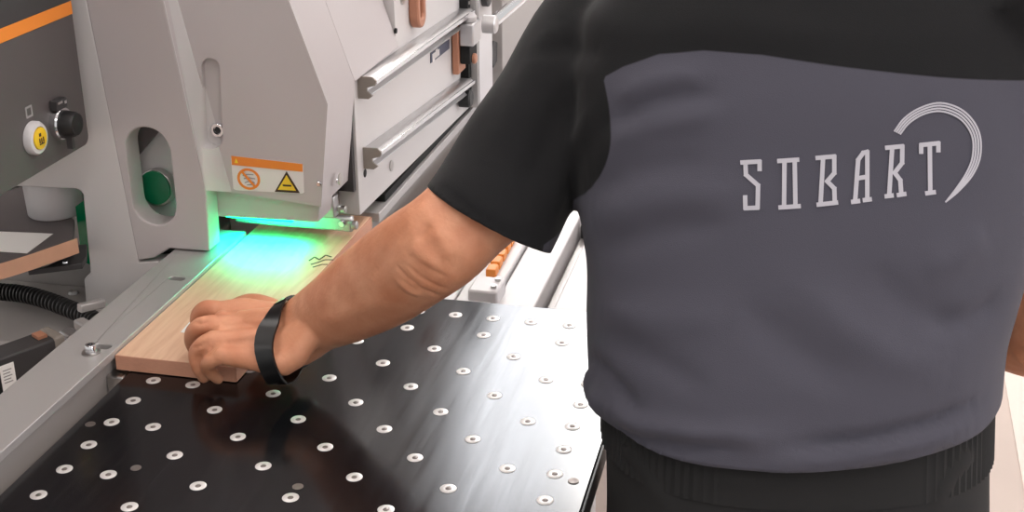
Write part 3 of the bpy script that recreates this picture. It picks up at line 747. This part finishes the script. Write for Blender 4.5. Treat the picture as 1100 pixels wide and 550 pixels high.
press(shirt_me, folds, bvh)
bm = bmesh.new(); bm.from_mesh(shirt_me)
for v in bm.verts:                                                # slow undulation of the cloth
    v.co += v.normal*.0022*noise.noise(v.co*14)
def cut(bm, c, n, rad, side=lambda l: True):                                          # open the cloth tube that ends at c along n
    n = n.normalized()
    def inside(q, k=1.0): d = (q-c).dot(n); return side((q-CB).dot(LAT)) and -.02 < d < .3 and ((q-c)-n*d).length < rad*k+max(0, d-.01)*.9
    g = [f for f in bm.faces if inside(f.calc_center_median(), 1.1)]
    geom = g+list({e for f in g for e in f.edges})+list({v for f in g for v in f.verts})
    bmesh.ops.bisect_plane(bm, geom=geom, plane_co=c, plane_no=n)
    bmesh.ops.delete(bm, geom=[f for f in bm.faces if inside(f.calc_center_median()) and (f.calc_center_median()-c).dot(n) > 1e-5], context='FACES')
cut(bm, hem_c, hem_n, .088, lambda l: l < .066)
rh = RS.lerp(RE, .58); cut(bm, rh, (RE-RS).normalized(), .085, lambda l: l > .492)
cut(bm, tb(.302, 1.306, 1.438), V((0, 0, 1)), .12)
hc, hn = tb(.28, 1.04, .999), (UP*-1+LAT*.05+FWD*.10).normalized()
bmesh.ops.bisect_plane(bm, geom=bm.faces[:]+bm.edges[:]+bm.verts[:], plane_co=hc, plane_no=hn, clear_outer=True)
bm.to_mesh(shirt_me); bm.free()
# where the black yoke and sleeves meet the grey back: signed distance in the torso's own axes
at = shirt_me.attributes.new('yoke', 'FLOAT', 'POINT')
SEAM = [(.040, 1.284), (.075, 1.300), (.10, 1.318), (.13, 1.332), (.17, 1.338), (.22, 1.336), (.28, 1.328), (.36, 1.319), (.44, 1.310), (.56, 1.296)]
def seam(l):
    for (a, z0), (b, z1) in zip(SEAM, SEAM[1:]):
        if l <= b: return z0+(z1-z0)*max(0, (l-a)/(b-a))
    return SEAM[-1][1]
sn0, sn1 = pd(643, 62, 1.30), pd(614, 200, 1.34)
for i, v in enumerate(shirt_me.vertices):
    q = v.co-CB; l, f, z = q.dot(LAT), q.dot(FWD), v.co.z
    d1 = z-seam(l)
    t = max(0, min(1.15, (z-sn1.z)/(sn0.z-sn1.z)))
    lb = (sn1-CB).dot(LAT)*(1-t)+(sn0-CB).dot(LAT)*t+.017*math.sin(math.pi*min(1, t))
    d2 = lb-l if z > sn1.z-.15 and (v.co-hem_c).length < .27 else -1
    if z < sn1.z: d2 = min(d2, z-sn1.z+.03 if l > lb-.03 else d2)
    d3 = l-.535
    at.data[i].value = max(d1, d2, d3)
bvh = bvh_of(shirt_me)
shirt = add(shirt_me, 'polo_shirt', worker); shirt['label'] = 'grey polo shirt with black yoke and sleeves'
sm = shirt.modifiers.new('thickness', 'SOLIDIFY'); sm.thickness = .0022; sm.offset = -1
# ---- print on the back
def strokes(lines, wid, name, mname):
    mb = MB()
    for pts in lines:
        n = max(2, int(sum(math.dist(a, b) for a, b in zip(pts, pts[1:]))/2.5))
        for a, b in zip(pts, pts[1:]):
            k = max(2, int(math.dist(a, b)/2.5)+1); dx, dy = (b[0]-a[0]), (b[1]-a[1]); q = math.hypot(dx, dy); nx, ny = -dy/q*wid/2, dx/q*wid/2
            ex, ey = dx/q*wid*.35, dy/q*wid*.35
            L = []
            for j in range(k):
                t = j/(k-1); x, y = a[0]-ex+(dx+2*ex)*t, a[1]-ey+(dy+2*ey)*t
                p0, p1 = cast(bvh, x-nx, y-ny), cast(bvh, x+nx, y+ny)
                if p0 and p1:
                    o0, o1 = (CAM-p0).normalized()*.0012, (CAM-p1).normalized()*.0012
                    L.append([p0+o0, p1+o1, p1+o1*.4, p0+o0*.4])
            if len(L) > 1: mb.loft(L, smooth=False)
    return mb.build(name, mname, shirt)
def cr_(L, s=.2728): return [(780+x*s, 90+y*s) for x, y in L]
LET = {'S': [[(132, 338), (132, 306), (62, 310)], [(76, 312), (78, 358), (126, 400), (124, 488), (76, 490), (75, 445)]],
       'O': [[(207, 304), (282, 299)], [(230, 304), (228, 486)], [(270, 300), (273, 482)], [(212, 487), (288, 482)]],
       'B': [[(358, 292), (426, 286), (426, 352), (398, 384), (426, 412), (428, 466)], [(382, 292), (372, 472)], [(362, 476), (435, 468)]],
       'A': [[(508, 463), (520, 300), (540, 272), (556, 268), (556, 456)], [(520, 372), (555, 366)], [(498, 465), (522, 462)], [(544, 458), (568, 455)]],
       'R': [[(632, 252), (694, 246), (693, 312), (664, 350), (686, 380), (690, 436)], [(654, 252), (642, 442)], [(630, 443), (654, 440)], [(678, 438), (704, 434)]],
       'T': [[(768, 270), (768, 241), (836, 234), (836, 264)], [(802, 238), (804, 428)], [(790, 431), (820, 427)]]}
strokes([cr_(l) for v in LET.values() for l in v], 4.8, 'lettering', 'silver_print')
OUT = [(662, 185), (700, 135), (760, 95), (840, 73), (920, 95), (975, 145), (1003, 210), (1002, 290), (972, 360), (920, 420), (865, 465)]
INN = [(688, 198), (722, 156), (777, 122), (840, 110), (902, 128), (945, 165), (970, 220), (968, 290), (945, 350), (908, 408), (868, 462)]
o1, i1 = spline([(x, y, 0) for x, y in OUT], 60), spline([(x, y, 0) for x, y in INN], 60)
strokes([cr_([(a.x+(b.x-a.x)*t, a.y+(b.y-a.y)*t) for a, b in zip(o1, i1)]) for t in (.06, .35, .65, .94)], 1.9, 'crescent_emblem', 'silver_print')

# ---- body
mb = MB()
torso(mb, .985, 0)
# neck and head (turned down to the work)
hd = tb(.304, 1.415, 1.575); nk = tb(.303, 1.31, 1.43)
mb.tube([nk-UP*.05, nk+UP*.015+FWD*.02, tb(.304, 1.375, 1.53)], [.085, .064, .062], 24)
tilt = Matrix.Rotation(math.radians(13), 3, 'Z') @ Matrix.Rotation(math.radians(28), 3, 'Y')
H = lambda x, y, z: hd+tilt @ V((x, y, z))
mb.ball(H(-.012, 0, .03), (.098, .077, .095), 28, 18, tilt)
mb.ball(H(.025, 0, -.045), (.068, .060, .075), 28, 16, tilt)
mb.ball(H(.055, 0, -.095), (.030, .034, .024), 18, 10, tilt)
mb.tube([H(.082, 0, .02), H(.098, 0, -.012), H(.108, 0, -.030)], [.008, .012, .013], 12)
for s in (-1, 1):
    mb.ball(H(.092, .012*s, -.034), (.010, .009, .008), 10, 8, tilt)
    mb.tube([H(.080, .05*s, .034), H(.090, .02*s, .036)], [.008, .009], 10)
    mb.ball(H(-.012, .079*s, -.005), (.020, .009, .032), 14, 10, tilt)
    mb.ball(H(.060, .036*s, -.028), (.022, .020, .018), 12, 8, tilt)
mb.tube([H(.087, -.022, -.062), H(.094, 0, -.060), H(.087, .022, -.062)], [.006, .008, .006], 10)
mb.tube([H(.084, -.020, -.073), H(.091, 0, -.075), H(.084, .020, -.073)], [.006, .009, .006], 10)
# legs
for s in (-1, 1):
    hip = tb(.2757+.09*s, 1.135, .90); kn = tb(.280+.105*s, 1.155, .50); an = tb(.280+.11*s, 1.12, .09)
    mb.tube(spline([hip, hip.lerp(kn, .5)+FWD*.01, kn, kn.lerp(an, .35)-FWD*.02, an], 14), [v.x for v in spline([V((r, 0, 0)) for r in (.088, .080, .058, .056, .038)], 14)], 20)
    mb.tube([an-FWD*.03-UP*.03, an+FWD*.08-UP*.045, an+FWD*.17-UP*.055], [.035, .035, .025], 14)
# left arm: elliptical sections seen across the forearm
view = CAM_F
def limb(pts, n=40, m=30):                                        # (point, half width seen, half thickness)
    P = spline([p for p, a, b in pts], n); A = spline([V((a, b, 0)) for p, a, b in pts], n)
    rings = []
    for i in range(n):
        t = (P[min(i+1, n-1)]-P[max(i-1, 0)]).normalized()
        side = t.cross(view).normalized(); dep = side.cross(t)
        rings.append(ring(P[i], side, dep, A[i].x, A[i].y, 2.1, m))
    mb.loft(rings)
limb([(Sh, .062, .062), (pd(590, 120, 1.345), .056, .054), (pd(540, 195, 1.325), .0505, .050), (pd(502, 233, 1.308), .0475, .046), (pd(474, 259, 1.305), .0485, .046), (pd(444, 279, 1.335), .0495, .045),
      (pd(410, 303, 1.38), .0485, .042), (pd(372, 326, 1.425), .043, .036), (pd(340, 344, 1.466), .0365, .028), (Wr, .0355, .0245), (pz(294, 361, .980), .0325, .0225), (pz(272, 359, .979), .029, .018), (pz(254, 358, .978), .024, .013)])
# left hand
def finger(pts, radii):
    P = spline(pts, 16); r = [v.x for v in spline([V((q, 0, 0)) for q in radii], 16)]
    mb.tube(P, r, 14); mb.ball(P[-1], r[-1]*1.02, 14, 10); mb.ball(P[0], r[0], 14, 10)
mcp = [pz(231, 333, .987), pz(228, 349, .989), pz(229, 366, .985), pz(238, 381, .977)]
wr4 = [pz(305, 340, .982), pz(305, 351, .987), pz(306, 365, .985), pz(309, 385, .973)]
wa = (El-Wr)*.16
mids = [(wr4[i].lerp(wr4[i+1], .5)-UP*.0005, mcp[i].lerp(mcp[i+1], .5).lerp(wr4[i], .12)-UP*.0025) for i in range(3)]
for a, b, r0, r1 in [(a, b, q, w) for a, b, q, w in zip(wr4, mcp, (.016, .017, .017, .0155), (.0112, .0112, .0108, .0098))]+[(a, b, .016, .0098) for a, b in mids]:
    a0 = (a+wa).lerp(Wr+wa, .75)
    mb.tube(spline([a0, a-UP*.003, a.lerp(b, .5)-UP*.002, b-UP*.001], 9), [v.x for v in spline([V((q, 0, 0)) for q in (r0*.85, r0, (r0+r1)/2+.0012, r1)], 9)], 16); mb.ball(b, r1*1.06, 14, 10)
mb.tube([Wr-UP*.010, Wr.lerp(mcp[1], .5)-UP*.016, Wr.lerp(mcp[2], .85)-UP*.012], [.020, .022, .013], 16)
mb.ball(pz(284, 380, .966), (.022, .017, .015), 16, 12)
finger([mcp[0], pz(222, 331.5, .988), pz(214.5, 337, .979), pz(212, 346, .965), pz(214, 356, BZ+.0078)], [.0112, .0104, .0100, .0088, .0076])
finger([mcp[1], pz(217, 350, .989), pz(208.5, 357, .979), pz(206.5, 367, .963), pz(210, 377, BZ+.0078)], [.0112, .0106, .0102, .0090, .0078])
finger([mcp[2], pz(219, 370, .981), pz(211.5, 379, .969), pz(213, 393, .954), pz(219, 404.5, .937)], [.0108, .0101, .0096, .0086, .0074])
finger([mcp[3], pz(228, 387, .970), pz(223.5, 392, .961), pz(227, 400, .948), pz(234, 407, .935)], [.0098, .0088, .0083, .0074, .0064])
# thumb behind the fingers
finger([pz(300, 338, .974), pz(272, 328.5, .976), pz(250, 333, .962)+V((.006, 0, 0)), pz(233, 341, BZ+.010)+V((.004, 0, 0))], [.0165, .0150, .0112, .0088])
mb.tube([pz(292, 336, .982), pz(262, 331, .986), mcp[0]], [.013, .0125, .010], 14)
# right arm hanging with the forearm forward
def limb2(pts): limb(pts, 30, 24)
limb2([(RS, .062, .06), (RS.lerp(RE, .5), .053, .052), (RE, .050, .050), (RE.lerp(RW, .35)-UP*.004, .046, .044), (RW, .030, .024)])
fd = (RW-RE).normalized(); fs = fd.cross(UP).normalized()
for k in range(4):
    b0 = RW+fd*.085+fs*(.026-.0175*k); mb.tube([RW+fs*(.012-.008*k), b0], [.019, .0135], 14); mb.ball(b0, .0135, 12, 8)
    ln = (.9, 1., .95, .75)[k]
    finger([b0, b0+fd*.036*ln-UP*.010, b0+fd*.050*ln-UP*.034*ln, b0+fd*.038*ln-UP*.055*ln], [.0105, .0095, .0088, .0075])
finger([RW+fd*.025-fs*.02-UP*.008, RW+fd*.055-fs*.04-UP*.018, RW+fd*.08-fs*.038-UP*.03], [.015, .0125, .009])
body_me = fuse(mb, .0024, 4, 'body', 'skin')
bb = bvh_of(body_me)
crease = [([(425, 285), (436, 297), (452, 309), (474, 319)], -.0022, .0022), ([(436, 284), (448, 295), (464, 305), (484, 312)], -.0016, .0020), ([(452, 282), (464, 290), (482, 299)], -.0012, .0022),
          ([(430, 292), (444, 304), (462, 314)], .0016, .003), ([(440, 262), (452, 275), (470, 288)], .0014, .006), ([(425, 300), (440, 312), (455, 318)], .0016, .005),
          ([(207, 346), (216, 348), (226, 345)], -.0022, .0020), ([(206, 374), (215, 372), (224, 366)], -.0022, .0020), ([(222, 384), (228, 378), (233, 372)], -.0016, .0018),
          ([(296, 344), (268, 345), (240, 349)], .0011, .0026), ([(298, 356), (268, 361), (240, 366)], .0010, .0026), ([(292, 336), (268, 335), (246, 335)], .0009, .0026), ([(250, 357), (270, 352), (286, 350)], -.0008, .003),
          ([(398, 300), (420, 262), (440, 238)], -.0016, .007), ([(340, 350), (380, 335), (420, 320)], .0014, .009), ([(465, 245), (478, 262), (485, 280)], .002, .008), ([(445, 258), (455, 250), (462, 240)], -.0018, .004)]
press(body_me, crease, bb)
body = add(body_me, 'body', worker)
# eyes and hair
for s in (-1, 1):
    e = MB().ball(H(.078, .030*s, .012), .0125, 14, 10).build('eye', 'eye', worker)
mb = MB()
R_ = []
for j in range(11):
    t = math.radians(2+j*8.8); q = math.sin(t)
    R_.append([H(-.020+.108*q*math.cos(2*math.pi*i/32)*(1 if math.cos(2*math.pi*i/32) < 0 else .93), .086*q*math.sin(2*math.pi*i/32), .034+.103*math.cos(t)-(.05 if math.cos(2*math.pi*i/32) < .1 else 0)*max(0, (j-6)/4)) for i in range(32)])
mb.loft(R_, cap=False); hair = mb.build('hair', 'hair', worker)
sm = hair.modifiers.new('thickness', 'SOLIDIFY'); sm.thickness = .006; sm.offset = -1
# ---- trousers, belt line, shoes
mb = MB()
mb.loft([ring(tb(l, f, z), LAT, FWD, a, b, 2.4) for z, l, f, a, b in ((1.025, .277, 1.172, .187, .131), (1.0, .278, 1.167, .186, .130), (.985, .279, 1.165, .185, .128), (.96, .279, 1.162, .187, .131), (.93, .280, 1.154, .187, .135), (.88, .281, 1.140, .187, .143), (.82, .283, 1.135, .190, .148), (.77, .283, 1.135, .190, .140))])
for s in (-1, 1):
    hip = tb(.283+.091*s, 1.138, .83); kn = tb(.28+.108*s, 1.158, .50); an = tb(.28+.112*s, 1.125, .075)
    mb.tube(spline([hip, hip.lerp(kn, .5), kn, kn.lerp(an, .5), an], 16), [v.x for v in spline([V((r, 0, 0)) for r in (.099, .094, .080, .076, .072)], 16)], 28)
tr_me = fuse(mb, .009, 6, 'trousers', 'trousers')
press(tr_me, [([(660, 470), (690, 500), (720, 545)], .004, .012), ([(1050, 480), (1020, 510), (1000, 545)], .004, .012)], bvh_of(tr_me))
trousers = add(tr_me, 'trousers', worker)
mb = MB()
n = 220; zr = []
for z, d in ((.950, .0), (.9505, .0035), (1.006, .0035), (1.0065, 0)):
    t = (z-.88)/.105
    rg = []
    for i in range(n):
        a = 2*math.pi*i/n; cs, sn = math.cos(a), math.sin(a); rib = .0015*(i % 2) if d else 0
        A_, B_ = .1872-.001*max(0, (z-.93)/.03)+d+rib, .1345-.0022*max(0, (z-.93)/.03)+d+rib
        rg.append(tb(.279, 1.158+.006*max(0, (z-.93)/.03), z)+LAT*A_*math.copysign(abs(cs)**(2/2.4), cs)+FWD*B_*math.copysign(abs(sn)**(2/2.4), sn))
    zr.append(rg)
mb.loft(zr, cap=False, smooth=True)
mb.build('waistband', 'trousers', trousers)['label'] = 'ribbed elastic waistband'
for s in (-1, 1):
    an = tb(.28+.112*s, 1.125, .0)
    mb = MB()
    prof = [(-.085, .030, .07), (-.07, .040, .085), (-.02, .043, .095), (.03, .044, .085), (.09, .050, .065), (.15, .046, .05), (.18, .030, .035)]
    rings = []
    for f, hw, h in prof: rings.append([an+FWD*f+LAT*hw*math.cos(a)+UP*max(.012, .012+h*max(0, math.sin(a))) for a in [2*math.pi*i/20 for i in range(20)]])
    mb.loft(rings); sh_ = mb.build('shoe', 'shoe', worker)
    mb = MB(); mb.prism([an+FWD*(.045+.138*math.cos(a))+LAT*.05*math.sin(a) for a in [2*math.pi*i/28 for i in range(28)]], (0, 0, .0125)); mb.build('sole', 'rubber', sh_)
# ---- fitness band
wt = (Wr-pz(340, 344, .985)).normalized()
P0, P1 = cast(bb, 303, 330), cast(bb, 322, 392)
axis = (mcp[1]-pd(340, 344, 1.385)).normalized()
def band_ring(c, ax, off, n=48):
    sd = ax.cross(UP).normalized(); up = sd.cross(ax); D = [sd*math.cos(2*math.pi*i/n)+up*math.sin(2*math.pi*i/n) for i in range(n)]
    r = []
    for d in D:
        h = bb.ray_cast(c, d, .07); r.append((h[0]-c).length if h[0] else .04)
    r = [max(r[(i+k) % n] for k in (-3, -2, -1, 0, 1, 2, 3)) for i in range(n)]
    r = [sum(r[(i+k) % n] for k in range(-2, 3))/5 for i in range(n)]
    return [c+d*(q+off) for d, q in zip(D, r)]
bc = pz(314, 366, .973)
bax = ((pz(282, 359, .979)-Wr).normalized()+(Wr-El).normalized()*.8).normalized()
mb = MB(); wdt = .0095
rg = []
for t, o in ((-1, .0004), (-.95, .0026), (.95, .0026), (1, .0004)): rg.append(band_ring(bc+bax*wdt*t, bax, o))
mb.loft(rg, cap=False)
wb = mb.build('wristband', 'band', worker); wb['label'] = 'black fitness band on left wrist'
sd = bax.cross(UP).normalized(); up = sd.cross(bax)
rg = []
rows = [band_ring(bc+bax*wdt*t, bax, o) for t, o in ((-.95, .0024), (-.8, .0044), (.8, .0044), (.95, .0024))]
ks = sorted(range(48), key=lambda k: -((rows[1][k]-bc).normalized().dot((V((.55, .1, .83))).normalized())))[:9]
ks = sorted((k+24) % 48 for k in ks) if max(ks)-min(ks) > 24 else sorted(ks)
if max(ks)-min(ks) <= 9 and 0 <= min(ks): pass
for k in ks: rg.append([rw[k] for rw in rows])
mb = MB(); mb.loft(rg, cap=False, closed=False); mb.build('screen', 'screen', wb)
# ------------------------------------------------------------------ light and camera
w = bpy.data.worlds.new('hall_light'); S.world = w; w.use_nodes = True
bg = w.node_tree.nodes['Background']; bg.inputs['Color'].default_value = (1, .985, .97, 1); bg.inputs['Strength'].default_value = .75
cam = bpy.data.cameras.new('camera'); co = bpy.data.objects.new('camera', cam); COL.objects.link(co)
mw = Matrix((CAM_R, -CAM_D, -CAM_F)).transposed().to_4x4(); mw.translation = CAM
co.matrix_world = mw
cam.sensor_width = 36; cam.lens = F/1100*36; cam.clip_start = .02
S.camera = co
S.view_settings.view_transform = 'Standard'; S.view_settings.look = 'None'; S.view_settings.gamma = 1; S.view_settings.use_curve_mapping = False
S.view_settings.exposure = 0.0
